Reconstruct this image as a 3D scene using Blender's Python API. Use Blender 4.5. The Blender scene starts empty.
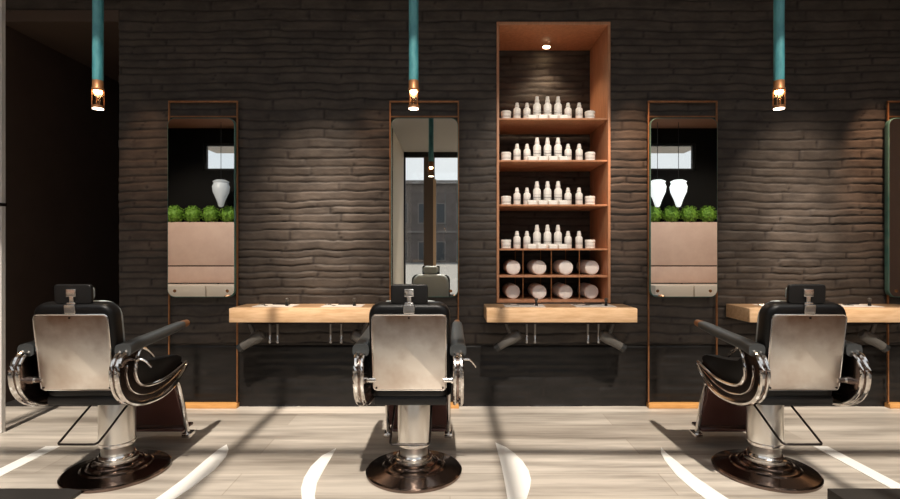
import bpy, bmesh, math, random
import numpy as np
from mathutils import Vector, Matrix
random.seed(7); np.random.seed(7)
PI = math.pi
scn = bpy.context.scene
COL = scn.collection
EYE = 1.4; F = 510.0; WY = 4.56; CEIL = 4.2

def fl(px, py, h=0.0):
    y = (EYE - h) * F / (py - 249.5)
    return ((px - 450) * y / F, y)

# ------------------------------------------------------------ materials
def mat(name, col, rough=0.5, metal=0.0, **kw):
    m = bpy.data.materials.new(name); m.use_nodes = True
    nt = m.node_tree; b = nt.nodes['Principled BSDF']
    b.inputs['Base Color'].default_value = (*col, 1)
    b.inputs['Roughness'].default_value = rough
    b.inputs['Metallic'].default_value = metal
    if 'emit' in kw:
        b.inputs['Emission Color'].default_value = (*kw.get('ecol', col), 1)
        b.inputs['Emission Strength'].default_value = kw['emit']
    if 'spec' in kw: b.inputs['Specular IOR Level'].default_value = kw['spec']
    if 'coat' in kw:
        b.inputs['Coat Weight'].default_value = kw['coat']; b.inputs['Coat Roughness'].default_value = 0.15
    tc = nt.nodes.new('ShaderNodeTexCoord'); mp = nt.nodes.new('ShaderNodeMapping')
    nt.links.new(tc.outputs['Object'], mp.inputs['Vector'])
    mp.inputs['Scale'].default_value = kw.get('scale', (1, 1, 1))
    if 'col2' in kw:
        n = nt.nodes.new('ShaderNodeTexNoise'); n.inputs['Scale'].default_value = kw.get('nscale', 8)
        n.inputs['Detail'].default_value = kw.get('detail', 6); n.inputs['Roughness'].default_value = .6
        nt.links.new(mp.outputs[0], n.inputs['Vector'])
        r = nt.nodes.new('ShaderNodeValToRGB')
        lo, hi = kw.get('ramp', (.35, .65))
        r.color_ramp.elements[0].position = lo; r.color_ramp.elements[1].position = hi
        r.color_ramp.elements[0].color = (*col, 1); r.color_ramp.elements[1].color = (*kw['col2'], 1)
        nt.links.new(n.outputs['Fac'], r.inputs['Fac']); nt.links.new(r.outputs[0], b.inputs['Base Color'])
    if kw.get('bump'):
        n2 = nt.nodes.new('ShaderNodeTexNoise'); n2.inputs['Scale'].default_value = kw.get('bscale', 30)
        n2.inputs['Detail'].default_value = 5
        nt.links.new(mp.outputs[0], n2.inputs['Vector'])
        bp = nt.nodes.new('ShaderNodeBump'); bp.inputs['Strength'].default_value = kw['bump']
        bp.inputs['Distance'].default_value = kw.get('bdist', .01)
        nt.links.new(n2.outputs['Fac'], bp.inputs['Height']); nt.links.new(bp.outputs[0], b.inputs['Normal'])
    return m

def glass_mat(name, tint=(1, 1, 1), gloss=.08):
    m = bpy.data.materials.new(name); m.use_nodes = True; nt = m.node_tree; nt.nodes.clear()
    o = nt.nodes.new('ShaderNodeOutputMaterial'); t = nt.nodes.new('ShaderNodeBsdfTransparent'); g = nt.nodes.new('ShaderNodeBsdfGlossy')
    t.inputs[0].default_value = (*tint, 1); g.inputs['Roughness'].default_value = .03
    mx = nt.nodes.new('ShaderNodeMixShader'); mx.inputs[0].default_value = gloss
    nt.links.new(t.outputs[0], mx.inputs[1]); nt.links.new(g.outputs[0], mx.inputs[2]); nt.links.new(mx.outputs[0], o.inputs[0])
    return m

M = {}
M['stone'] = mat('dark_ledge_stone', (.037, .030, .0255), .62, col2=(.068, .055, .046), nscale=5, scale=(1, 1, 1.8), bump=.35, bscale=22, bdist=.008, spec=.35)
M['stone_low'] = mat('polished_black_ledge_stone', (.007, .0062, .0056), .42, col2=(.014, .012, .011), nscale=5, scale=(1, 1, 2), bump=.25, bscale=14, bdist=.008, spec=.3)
for k_ in ('stone', 'stone_low'):
    nt_ = M[k_].node_tree; b_ = nt_.nodes['Principled BSDF']; at_ = nt_.nodes.new('ShaderNodeAttribute'); at_.attribute_name = 'mortar'
    mx_ = nt_.nodes.new('ShaderNodeMix'); mx_.data_type = 'RGBA'; src = b_.inputs['Base Color'].links[0].from_socket
    nt_.links.new(at_.outputs['Fac'], mx_.inputs['Factor']); nt_.links.new(src, mx_.inputs[6]); mx_.inputs[7].default_value = (.014, .011, .0095, 1); nt_.links.new(mx_.outputs[2], b_.inputs['Base Color'])
M['recess'] = mat('dark_brown_plaster', (.050, .030, .021), .6, col2=(.060, .038, .027), nscale=3)
M['recess_ceiling'] = mat('brown_plaster', (.07, .045, .032), .6)
M['recess_shade'] = mat('recess_floor_shade', (.012, .010, .009), .6)
M['niche_wood'] = mat('copper_toned_wood', (.42, .20, .105), .42, col2=(.54, .27, .15), nscale=6, scale=(6, 6, 1), bump=.05)
M['oak'] = mat('pale_oak', (.50, .31, .165), .38, col2=(.64, .43, .26), nscale=5, scale=(1.2, 9, 9), bump=.05)
M['base_oak'] = mat('orange_oak', (.50, .24, .07), .45, col2=(.62, .31, .10), nscale=5, scale=(1.2, 9, 9))
M['copper'] = mat('aged_copper', (.36, .16, .065), .45, 0.6, col2=(.25, .11, .045), nscale=14)
M['patina'] = mat('teal_patina', (.03, .17, .20), .45, 0.0, col2=(.10, .33, .35), nscale=16, scale=(1, 1, .35), bump=.15)
M['mirror_edge'] = mat('green_patina_edge', (.05, .15, .135), .45, .1, col2=(.11, .21, .18), nscale=9)
M['mirror'] = mat('mirror_glass', (.86, .88, .86), .006, 1.0)
M['chrome'] = mat('chrome', (.72, .69, .66), .13, 1.0, bump=.02, bscale=6)
M['chrome_dark'] = mat('smoked_chrome', (.17, .13, .115), .17, 1.0, col2=(.26, .19, .16), nscale=5)
M['steel'] = mat('brushed_steel_column', (.80, .77, .72), .30, 1.0)
M['panel'] = mat('worn_steel_painted_reflection', (.93, .88, .82), .30, 1.0, col2=(.62, .50, .42), nscale=3.2, ramp=(.45, .78), detail=4)
nt_ = M['panel'].node_tree; b_ = nt_.nodes['Principled BSDF']; src = b_.inputs['Base Color'].links[0].from_socket   # brown room reflection painted into the colour of the plate's upper half
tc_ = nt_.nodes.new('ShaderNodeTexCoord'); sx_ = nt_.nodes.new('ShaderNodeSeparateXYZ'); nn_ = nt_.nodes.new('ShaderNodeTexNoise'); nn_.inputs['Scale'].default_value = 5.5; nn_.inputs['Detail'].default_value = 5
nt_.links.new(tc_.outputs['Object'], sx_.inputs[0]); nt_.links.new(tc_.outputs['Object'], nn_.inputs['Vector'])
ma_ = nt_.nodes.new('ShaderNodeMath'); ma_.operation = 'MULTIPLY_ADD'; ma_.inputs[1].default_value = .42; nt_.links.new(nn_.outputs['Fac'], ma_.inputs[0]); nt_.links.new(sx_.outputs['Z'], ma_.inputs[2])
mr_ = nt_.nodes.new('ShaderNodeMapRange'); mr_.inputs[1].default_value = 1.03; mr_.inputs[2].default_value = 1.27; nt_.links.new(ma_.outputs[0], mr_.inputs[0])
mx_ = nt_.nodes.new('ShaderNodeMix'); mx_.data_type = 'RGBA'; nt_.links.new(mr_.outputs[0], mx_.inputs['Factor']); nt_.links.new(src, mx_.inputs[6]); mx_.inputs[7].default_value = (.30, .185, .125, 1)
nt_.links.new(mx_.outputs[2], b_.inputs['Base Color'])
M['leather'] = mat('black_leather', (.006, .0055, .0055), .40, spec=.35, bump=.12, bscale=90, bdist=.002)
M['grey_leather'] = mat('slate_grey_leather', (.045, .048, .049), .42, bump=.12, bscale=90, bdist=.002)
M['pale_leather'] = mat('pale_grey_leather', (.46, .51, .51), .45, bump=.10, bscale=90, bdist=.002)
M['lacquer'] = mat('dark_red_lacquer', (.10, .045, .038), .22, .3)
M['iron'] = mat('black_iron_rod', (.018, .013, .011), .35, .6)
M['white'] = mat('white_plastic', (.88, .86, .82), .4)
M['cap'] = mat('white_cap', (.80, .78, .74), .35)
M['print'] = mat('grey_label_print', (.30, .29, .28), .6)
M['towel'] = mat('white_terry', (.90, .87, .84), .95, bump=.5, bscale=130, bdist=.004)
M['dryer'] = mat('grey_dryer', (.085, .078, .07), .4)
M['rod'] = mat('dark_steel_rod', (.22, .21, .20), .3, .9)
M['blackplastic'] = mat('black_plastic', (.012, .012, .012), .4)
M['silver'] = mat('silver_metal', (.75, .75, .74), .22, 1.0)
M['paper'] = mat('white_paper', (.86, .83, .78), .7)
M['black_wall'] = mat('near_black_wall', (.0045, .004, .0035), .8, spec=.2)
M['side_wall'] = mat('brown_side_plaster', (.16, .085, .055), .8)
M['cream'] = mat('cream_plaster', (.84, .75, .62), .8)
M['ceiling'] = mat('grey_ceiling', (.46, .42, .37), .8)
M['soffit'] = mat('brown_soffit', (.36, .17, .10), .7)
M['pink_wood'] = mat('rosy_wood', (.74, .52, .43), .6, col2=(.80, .58, .48), nscale=4)
M['cushion'] = mat('cream_cushion', (.80, .70, .60), .8)
M['leaf'] = mat('bush_leaves', (.10, .26, .02), .6, col2=(.28, .50, .06), nscale=30)
M['window_black'] = mat('black_window_frame', (.01, .01, .01), .5)
M['mullion'] = mat('brown_mullion', (.10, .065, .045), .6)
M['tan'] = mat('tan_wood_strip', (.60, .42, .27), .6)
M['post'] = mat('pale_grey_painted_wood', (.60, .58, .55), .6, bump=.1)
M['facade'] = mat('grey_stone_facade', (.085, .07, .062), .85, col2=(.13, .108, .10), nscale=.6)
M['fac_dark'] = mat('facade_window_dark', (.03, .035, .04), .4)
M['fac_trim'] = mat('facade_trim', (.16, .14, .13), .8)
M['street'] = mat('asphalt', (.20, .19, .18), .9)
M['glass'] = glass_mat('window_glass', (.97, .98, .98), .05)
M['lamp_glass'] = glass_mat('amber_lamp_glass', (1, .86, .70), .12)
M['bulb'] = mat('warm_filament_glow', (1, .72, .38), .5, emit=28, ecol=(1, .66, .34))
M['disc'] = mat('frosted_lamp_disc', (1, .85, .65), .5, emit=9, ecol=(1, .80, .58))
M['down'] = mat('downlight_glow', (1, .8, .55), .5, emit=30, ecol=(1, .72, .42))
M['lantern'] = mat('frosted_white_lantern', (.85, .88, .90), .4, emit=.9, ecol=(.92, .96, 1))
M['lantern_off'] = mat('unlit_frosted_lantern', (.50, .54, .58), .4, emit=.12, ecol=(.9, .95, 1))
M['white_shape'] = mat('white_floor_shape', (.90, .88, .84), .3)
M['darkbox'] = mat('dark_grey_laminate', (.030, .027, .025), .5)

# floor : wide bleached boards running left-right
def floor_mat():
    m = bpy.data.materials.new('bleached_board_floor'); m.use_nodes = True
    nt = m.node_tree; b = nt.nodes['Principled BSDF']; L = nt.links
    tc = nt.nodes.new('ShaderNodeTexCoord')
    mp = nt.nodes.new('ShaderNodeMapping'); mp.inputs['Scale'].default_value = (.28, 3.2, 1); L.new(tc.outputs['Object'], mp.inputs[0])
    n = nt.nodes.new('ShaderNodeTexNoise'); n.inputs['Scale'].default_value = 2.2; n.inputs['Detail'].default_value = 8; n.inputs['Roughness'].default_value = .62
    L.new(mp.outputs[0], n.inputs['Vector'])
    r = nt.nodes.new('ShaderNodeValToRGB'); L.new(n.outputs['Fac'], r.inputs[0])
    r.color_ramp.elements[0].position = .34; r.color_ramp.elements[0].color = (.27, .235, .20, 1)
    r.color_ramp.elements[1].position = .62; r.color_ramp.elements[1].color = (.62, .56, .49, 1)
    br = nt.nodes.new('ShaderNodeTexBrick'); L.new(tc.outputs['Object'], br.inputs['Vector'])
    br.inputs['Scale'].default_value = 1; br.inputs['Brick Width'].default_value = 2.6; br.inputs['Row Height'].default_value = .29
    br.inputs['Mortar Size'].default_value = .004
    br.inputs['Color1'].default_value = (1, 1, 1, 1); br.inputs['Color2'].default_value = (.66, .64, .62, 1); br.inputs['Mortar'].default_value = (.62, .58, .54, 1)
    mx = nt.nodes.new('ShaderNodeMix'); mx.data_type = 'RGBA'; mx.blend_type = 'MULTIPLY'; mx.inputs['Factor'].default_value = .8
    L.new(r.outputs[0], mx.inputs[6]); L.new(br.outputs['Color'], mx.inputs[7]); L.new(mx.outputs[2], b.inputs['Base Color'])
    b.inputs['Roughness'].default_value = .36
    n3 = nt.nodes.new('ShaderNodeTexNoise'); n3.inputs['Scale'].default_value = 30; L.new(mp.outputs[0], n3.inputs['Vector'])
    bp = nt.nodes.new('ShaderNodeBump'); bp.inputs['Strength'].default_value = .06; L.new(n3.outputs['Fac'], bp.inputs['Height']); L.new(bp.outputs[0], b.inputs['Normal'])
    return m
M['floor'] = floor_mat()

# ------------------------------------------------------------ mesh helpers
def new(): return bmesh.new()
def obj(name, bm, m, parent=None, smooth=True, loc=(0, 0, 0), ang=35, kind=None):
    bmesh.ops.recalc_face_normals(bm, faces=bm.faces[:])
    me = bpy.data.meshes.new(name); bm.to_mesh(me); bm.free()
    ms = m if isinstance(m, (list, tuple)) else [m]
    for x in ms: me.materials.append(x)
    if smooth:
        me.polygons.foreach_set('use_smooth', [True] * len(me.polygons))
        me.set_sharp_from_angle(angle=math.radians(ang))
    o = bpy.data.objects.new(name, me); COL.objects.link(o); o.location = loc
    if parent: o.parent = parent
    if kind: o['kind'] = kind
    return o
def struct(name, bm, m, **k): return obj(name, bm, m, kind='structure', **k)
def thing(name, label, cat, loc=(0, 0, 0), rz=0, group=None):
    o = bpy.data.objects.new(name, None); COL.objects.link(o); o.empty_display_size = .1
    o.location = loc; o.rotation_euler = (0, 0, rz); o['label'] = label; o['category'] = cat
    if group: o['group'] = group
    return o
def tag(o, label, cat, group=None):
    o['label'] = label; o['category'] = cat
    if group: o['group'] = group
    return o
def dup(root, loc, label, group=None, rz=None):
    r = root.copy(); COL.objects.link(r); r.location = loc; r['label'] = label
    if rz is not None: r.rotation_euler = (0, 0, rz)
    if group: r['group'] = group
    for ch in list(root.children):
        c = ch.copy(); COL.objects.link(c); c.parent = r
        for g in list(ch.children):
            d = g.copy(); COL.objects.link(d); d.parent = c
    return r

def box(bm, x0, x1, y0, y1, z0, z1, bev=0, mi=0):
    t = bmesh.new(); bmesh.ops.create_cube(t, size=1)
    for v in t.verts:
        v.co = Vector(((x0 + x1) / 2 + v.co.x * (x1 - x0), (y0 + y1) / 2 + v.co.y * (y1 - y0), (z0 + z1) / 2 + v.co.z * (z1 - z0)))
    if bev: bmesh.ops.bevel(t, geom=t.edges[:], offset=bev, segments=2, affect='EDGES', profile=.5)
    merge(bm, t, mi=mi); return bm
def merge(bm, t, mat4=None, mi=0):
    vm = {}
    for v in t.verts: vm[v] = bm.verts.new(mat4 @ v.co if mat4 else v.co)
    for f in t.faces:
        try: nf = bm.faces.new([vm[v] for v in f.verts]); nf.material_index = mi
        except ValueError: pass
    t.free()
def lathe(bm, prof, c=(0, 0, 0), seg=32, axis='Z', mi=0):
    rings = []
    for (r, h) in prof:
        ring = []
        for i in range(seg):
            a = 2 * PI * i / seg; p = (r * math.cos(a), r * math.sin(a), h)
            if axis == 'Y': p = (p[0], p[2], p[1])
            if axis == 'X': p = (p[2], p[0], p[1])
            ring.append(bm.verts.new((c[0] + p[0], c[1] + p[1], c[2] + p[2])))
        rings.append(ring)
    for a, b in zip(rings, rings[1:]):
        for i in range(seg):
            j = (i + 1) % seg
            f = bm.faces.new((a[i], a[j], b[j], b[i])); f.material_index = mi
    for ring in (rings[0], rings[-1]):
        f = bm.faces.new(ring); f.material_index = mi
    return bm
def tube(bm, pts, r, seg=10, radii=None):
    pts = [Vector(p) for p in pts]; rings = []
    up = Vector((0.13, 0.2, 1)).normalized()
    for i, p in enumerate(pts):
        d = (pts[min(i + 1, len(pts) - 1)] - pts[max(i - 1, 0)]).normalized()
        a = d.cross(up)
        if a.length < .1: a = d.cross(Vector((1, 0, 0)))
        a.normalize(); b = d.cross(a); rr = radii[i] if radii else r
        rings.append([bm.verts.new(p + rr * (math.cos(2 * PI * k / seg) * a + math.sin(2 * PI * k / seg) * b)) for k in range(seg)])
    for A, B in zip(rings, rings[1:]):
        for k in range(seg): bm.faces.new((A[k], A[(k + 1) % seg], B[(k + 1) % seg], B[k]))
    bm.faces.new(rings[0]); bm.faces.new(rings[-1]); return bm
def smooth_path(pts, n=6):
    P = [Vector(p) for p in pts]; P = [P[0]] + P + [P[-1]]; out = []
    for i in range(1, len(P) - 2):
        for k in range(n):
            t = k / n; a, b, c, d = P[i - 1], P[i], P[i + 1], P[i + 2]
            out.append(.5 * ((2 * b) + (c - a) * t + (2 * a - 5 * b + 4 * c - d) * t * t + (3 * b - a - 3 * c + d) * t ** 3))
    out.append(P[-2]); return out
def rrect(w, h, r, n=6):
    pts = []
    for cx, cz, a0 in ((w / 2 - r, h / 2 - r, 0), (-w / 2 + r, h / 2 - r, 90), (-w / 2 + r, -h / 2 + r, 180), (w / 2 - r, -h / 2 + r, 270)):
        for k in range(n + 1):
            a = math.radians(a0 + 90 * k / n); pts.append((cx + r * math.cos(a), cz + r * math.sin(a)))
    return pts
def pillow(bm, w, h, d, r, bev, M4=None, n=6, bn=4, bevb=None, puff=0):
    """rounded-rectangle slab in XZ, thickness along Y from 0 to d, rounded edges (bev at y=d, bevb at y=0)"""
    bevb = bev if bevb is None else bevb
    prof = [(bevb * (1 - math.sin(PI / 2 * k / bn)), bevb * (1 - math.cos(PI / 2 * k / bn))) for k in range(bn + 1)]
    prof = [(bevb * (1 - math.cos(PI / 2 * (1 - k / bn))) if 0 else bevb - bevb * math.sin(PI / 2 * k / bn), bevb - bevb * math.cos(PI / 2 * k / bn)) for k in range(bn + 1)]
    prof += [(bev - bev * math.sin(PI / 2 * k / bn), d - bev + bev * math.cos(PI / 2 * k / bn)) for k in range(bn, -1, -1)]
    rings = []
    for ins, y in prof:
        o = rrect(w - 2 * ins, h - 2 * ins, max(r - ins, .002), n)
        rings.append([bm.verts.new((M4 @ Vector((x, y, z))) if M4 else (x, y, z)) for x, z in o])
    N = len(rings[0])
    for A, B in zip(rings, rings[1:]):
        for i in range(N): bm.faces.new((A[i], A[(i + 1) % N], B[(i + 1) % N], B[i]))
    bm.faces.new(rings[0]); bm.faces.new(rings[-1]); return bm
def prism(bm, poly, x0, x1, bev=0):
    """polygon of (y,z) extruded along X"""
    t = bmesh.new()
    A = [t.verts.new((x0, y, z)) for y, z in poly]; B = [t.verts.new((x1, y, z)) for y, z in poly]
    n = len(poly)
    for i in range(n): t.faces.new((A[i], A[(i + 1) % n], B[(i + 1) % n], B[i]))
    f1 = t.faces.new(A); f2 = t.faces.new(B)
    if bev:
        es = list({e for f in (f1, f2) for e in f.edges})
        bmesh.ops.bevel(t, geom=es, offset=bev, segments=3, affect='EDGES', profile=.5)
    merge(bm, t); return bm
def slab_poly(bm, poly, z0, z1):
    A = [bm.verts.new((x, y, z0)) for x, y in poly]; B = [bm.verts.new((x, y, z1)) for x, y in poly]; n = len(poly)
    for i in range(n): bm.faces.new((A[i], A[(i + 1) % n], B[(i + 1) % n], B[i]))
    bm.faces.new(A); bm.faces.new(B); return bm
def wall_holes(bm, x0, x1, z0, z1, y0, y1, holes):
    xs = sorted({x0, x1, *[v for h in holes for v in h[:2]]}); zs = sorted({z0, z1, *[v for h in holes for v in h[2:]]})
    for a, b in zip(xs, xs[1:]):
        for c, d in zip(zs, zs[1:]):
            mx, mz = (a + b) / 2, (c + d) / 2
            if not any(h[0] < mx < h[1] and h[2] < mz < h[3] for h in holes): box(bm, a, b, y0, y1, c, d)
    return bm

# ------------------------------------------------------------ stone wall
def vnoise(x, z, seed):
    rs = np.random.RandomState(seed); T = rs.rand(256, 256)
    xi = np.floor(x).astype(int); zi = np.floor(z).astype(int); fx = x - xi; fz = z - zi
    fx = fx * fx * (3 - 2 * fx); fz = fz * fz * (3 - 2 * fz)
    g = lambda a, b: T[a % 256, b % 256]
    return (g(xi, zi) * (1 - fx) + g(xi + 1, zi) * fx) * (1 - fz) + (g(xi, zi + 1) * (1 - fx) + g(xi + 1, zi + 1) * fx) * fz
def ledge(X, Z, low=.546):
    zw = Z + .026 * (vnoise(X * 1.3, Z * 1.1, 3) - .5) + .020 * (vnoise(X * 5, Z * 5, 4) - .5) + .008 * (vnoise(X * 17, Z * 12, 14) - .5)
    rs = np.random.RandomState(11); hs = rs.uniform(.055, .100, 90); cum = np.concatenate([[0], np.cumsum(hs)])
    row = np.clip(np.searchsorted(cum, zw + .1, side='right') - 1, 0, 88)
    tz = (zw + .1 - cum[row]) / hs[row]
    L = rs.uniform(.26, .60, 90)[row]; off = rs.rand(90)[row]
    u = X / L + off * 7 + .16 * (vnoise(X * 3, Z * 9, 9) - .5); cell = np.floor(u).astype(int); tx = u - cell
    T = np.random.RandomState(5).rand(97, 97); dep = T[row % 97, cell % 97]
    ez = np.minimum(tz, 1 - tz) * hs[row]; ex = np.minimum(tx, 1 - tx) * L
    gd = np.minimum(ez, ex * 1.2); g = np.clip(gd / .015, 0, 1); g = g * (2 - g)
    d = (.007 + .009 * dep) * g + .005 * vnoise(X * 9, Z * 16, 6) + .0025 * vnoise(X * 30, Z * 40, 8)
    lo = (Z < low)
    d = np.where(lo, d * .85 - .003, d); d = np.where(np.abs(Z - low) < .010, -.006, d)
    return d, 1 - np.clip(gd / .011, 0, 1)
def seg(a, b, s): return list(np.linspace(a, b, max(2, int(round((b - a) / s)) + 1)))
def stone_grid(name, xs, zs, y, holes, lowsplit=True):
    xs = np.array(sorted(set(np.round(xs, 5)))); zs = np.array(sorted(set(np.round(zs, 5))))
    X, Z = np.meshgrid(xs, zs); D, G = ledge(X, Z)
    V = np.stack([X, y - D, Z], -1).reshape(-1, 3); nx, nz = len(xs), len(zs)
    faces = []; mi = []
    for j in range(nz - 1):
        cz = (zs[j] + zs[j + 1]) / 2
        for i in range(nx - 1):
            cx = (xs[i] + xs[i + 1]) / 2
            if any(h[0] < cx < h[1] and h[2] < cz < h[3] for h in holes): continue
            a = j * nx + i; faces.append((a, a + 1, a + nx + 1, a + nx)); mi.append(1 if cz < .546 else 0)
    me = bpy.data.meshes.new(name); me.from_pydata(V.tolist(), [], faces); me.update()
    at = me.attributes.new('mortar', 'FLOAT', 'POINT'); at.data.foreach_set('value', G.reshape(-1).astype(np.float32))
    me.materials.append(M['stone']); me.materials.append(M['stone_low']); me.polygons.foreach_set('material_index', mi)
    me.polygons.foreach_set('use_smooth', [True] * len(me.polygons))
    o = bpy.data.objects.new(name, me); COL.objects.link(o); o['kind'] = 'structure'; return o
NX0, NX1, NZ0, NZ1 = .419, 1.422, .93, 3.402
RX0, RX1, RZ1 = -4.02, -2.95, 3.43
xs = seg(-6.8, RX0, .15) + seg(RX0, RX1, .1) + seg(RX1, NX0, .019) + seg(NX0, NX1, .019) + seg(NX1, 4.3, .019) + seg(4.3, 6.8, .15)
zs = seg(0, .536, .018) + [.541, .551, .556] + seg(.556, NZ0, .009) + seg(NZ0, NZ1, .009) + seg(NZ1, 3.75, .009) + seg(3.75, CEIL, .05)
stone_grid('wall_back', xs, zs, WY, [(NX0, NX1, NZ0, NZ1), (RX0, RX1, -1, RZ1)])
stone_grid('wall_niche', seg(NX0 - .05, NX1 + .05, .022), seg(NZ0 - .05, NZ1 + .05, .0125), 5.15, [])

# dark recess on the left
bm = new()
box(bm, RX0 - .1, RX0, WY - .01, 6.3, 0, RZ1 + .1); box(bm, RX1, RX1 + .1, WY - .0, 6.3, 0, RZ1 + .1); box(bm, RX0, RX1, 6.2, 6.3, 0, RZ1)
struct('wall_recess', bm, M['recess'], smooth=False)
bm = new(); box(bm, RX0, RX1, WY - .02, 6.2, RZ1, RZ1 + .1); struct('trim_1', bm, M['recess_ceiling'], smooth=False)
bm = new(); box(bm, RX0, RX1, WY - .012, 6.2, 0, .012); struct('trim_2', bm, M['recess_shade'], smooth=False)  # dark slab standing in for shade on the recess floor

# floor, ceiling with an unseen rooflight added to sun the floor, side walls
bm = new(); box(bm, -6.8, 6.8, -5.9, 6.3, -.1, 0); struct('floor', bm, M['floor'], smooth=False)
SKY = (-1.9, 2.0); SX = (-5.2, 5.2)
bm = new(); 
for a, b, c, d in ((-6.8, 6.8, SKY[1], 6.3), (-6.8, 6.8, -5.9, SKY[0]), (-6.8, SX[0], *SKY), (SX[1], 6.8, *SKY)): box(bm, a, b, c, d, CEIL, CEIL + .12)
struct('ceiling', bm, M['ceiling'], smooth=False)
bm = new()
for x in (-5.2, -3.3, -1.25, .62, 2.6, 5.14): box(bm, x, x + .07, *SKY, CEIL, CEIL + .10)
for y in (SKY[0], .52, SKY[1] - .06): box(bm, *SX, y, y + .07, CEIL + .01, CEIL + .09)
wf = struct('window_1', bm, M['window_black'], smooth=False)  # frame of the added unseen rooflight
bm = new(); box(bm, *SX, *SKY, CEIL + .05, CEIL + .056); obj('window_pane', bm, M['glass'], wf, smooth=False)
bm = new(); box(bm, -6.9, -6.8, -2.7, 6.3, 0, CEIL); struct('wall_left', bm, M['side_wall'], smooth=False)
bm = new(); box(bm, 6.8, 6.9, -2.7, 6.3, 0, CEIL); struct('wall_right', bm, M['side_wall'], smooth=False)
# front wall (behind the viewpoint): black, high windows, broad windows added unseen for sun, entrance bay
FY = -2.7; AL = -1.33; AR = 1.33
big = [(-4.2, -1.6, .3, 3.9), (1.6, 4.2, .3, 3.9)]; hi = [(-5.64, -4.4, 3.21, 3.83), (4.4, 5.62, 3.21, 3.83)]
bm = new(); wall_holes(bm, -6.8, 6.8, 0, CEIL, FY - .2, FY, big + hi + [(AL, AR, 0, CEIL)]); struct('wall_front', bm, M['black_wall'], smooth=False)
for i, (a, b, c, d) in enumerate(big + hi):
    bm = new(); t = .05
    box(bm, a, a + t, FY - .14, FY - .06, c, d); box(bm, b - t, b, FY - .14, FY - .06, c, d)
    box(bm, a, b, FY - .14, FY - .06, c, c + t); box(bm, a, b, FY - .14, FY - .06, d - t, d)
    if i < 2:
        for k in (1, 2): x = a + (b - a) * k / 3; box(bm, x - .03, x + .03, FY - .14, FY - .06, c, d)
        box(bm, a, b, FY - .14, FY - .06, 3.0, 3.08)
    w = struct('window_%d' % (i + 2), bm, M['window_black'], smooth=False)  # those from big are the added unseen windows
    bm = new(); box(bm, a + .01, b - .01, FY - .103, FY - .097, c + .01, d - .01); obj('window_pane', bm, M['glass'], w, smooth=False)
bm = new(); box(bm, AL - .1, AL, -5.7, FY - .2, 0, CEIL); box(bm, AR, AR + .1, -5.7, FY - .2, 0, CEIL)
box(bm, AL - .012, AL, FY - .2, FY + .004, 0, CEIL); box(bm, AR, AR + .012, FY - .2, FY + .004, 0, CEIL)
struct('wall_bay', bm, M['cream'], smooth=False)
bm = new()
box(bm, AL - .1, AR + .1, -5.8, -5.7, 4.05, CEIL)
box(bm, AL, AL + .05, -5.8, -5.7, 0, 4.05); box(bm, AR - .05, AR, -5.8, -5.7, 0, 4.05); box(bm, AL, AR, -5.8, -5.7, 0, .12)
w = struct('window_6', bm, M['window_black'], smooth=False)
bm = new(); box(bm, -.75, -.44, -5.8, -5.6, 0.1, 4.05); obj('mullion', bm, M['mullion'], w, smooth=False)
bm = new(); box(bm, -.48, -.40, -5.6, -5.55, 0.1, 3.4); obj('trim_strip', bm, M['tan'], w, smooth=False)
bm = new(); box(bm, AL, AR, -5.753, -5.747, .1, 4.05); obj('window_pane', bm, M['glass'], w, smooth=False)
for sx in (-1, 1):
    bm = new(); a, b = sorted((sx * 4.3, sx * 6.8)); box(bm, a, b, -2.7, -1.55, CEIL - .03, CEIL); struct('trim_%d' % (4 if sx < 0 else 5), bm, M['soffit'], smooth=False)
# street
bm = new(); box(bm, -70, 70, -80, -5.9, -.3, -.15); struct('ground', bm, M['street'], smooth=False)
b0 = thing('apartment_building', 'grey stone building across the street, seen reflected in the tall middle mirror', 'building', (0, -51, -.15))
TOPB = 9.6
bm = new(); box(bm, -16, 14, -12, 0, 0, TOPB); obj('facade', bm, M['facade'], b0, smooth=False)
bm = new(); box(bm, -16.2, 14.2, -.5, .35, TOPB - .35, TOPB + .05); obj('cornice', bm, M['fac_trim'], b0, smooth=False)
bm = new(); box(bm, -16, 14, 0, .12, 3.5, 3.75); obj('string_course', bm, M['fac_trim'], b0, smooth=False)
for zz, hh in ((4.7, 2.2), (.3, 2.1)):
    for xc in (-8.4, -5.5, -3.2, -1.1, 1.3, 3.7):
        bm = new(); box(bm, xc - .6, xc + .6, .0, .06, zz - .12, zz + hh + .12)
        w = obj('window', bm, M['fac_trim'], b0, smooth=False)
        bm = new(); box(bm, xc - .45, xc + .45, .06, .09, zz, zz + hh); obj('pane', bm, M['fac_dark'], w, smooth=False)

# pale post at the left edge of the view
bm = new(); box(bm, -3.47, -3.414, 3.88, 3.92, 0, CEIL, .004)
p = struct('trim_3', bm, M['post'], smooth=False)
bm = new(); box(bm, -3.45, -3.409, 3.87, 3.925, 1.73, 1.755); obj('hinge', bm, M['iron'], p, smooth=False)

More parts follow.
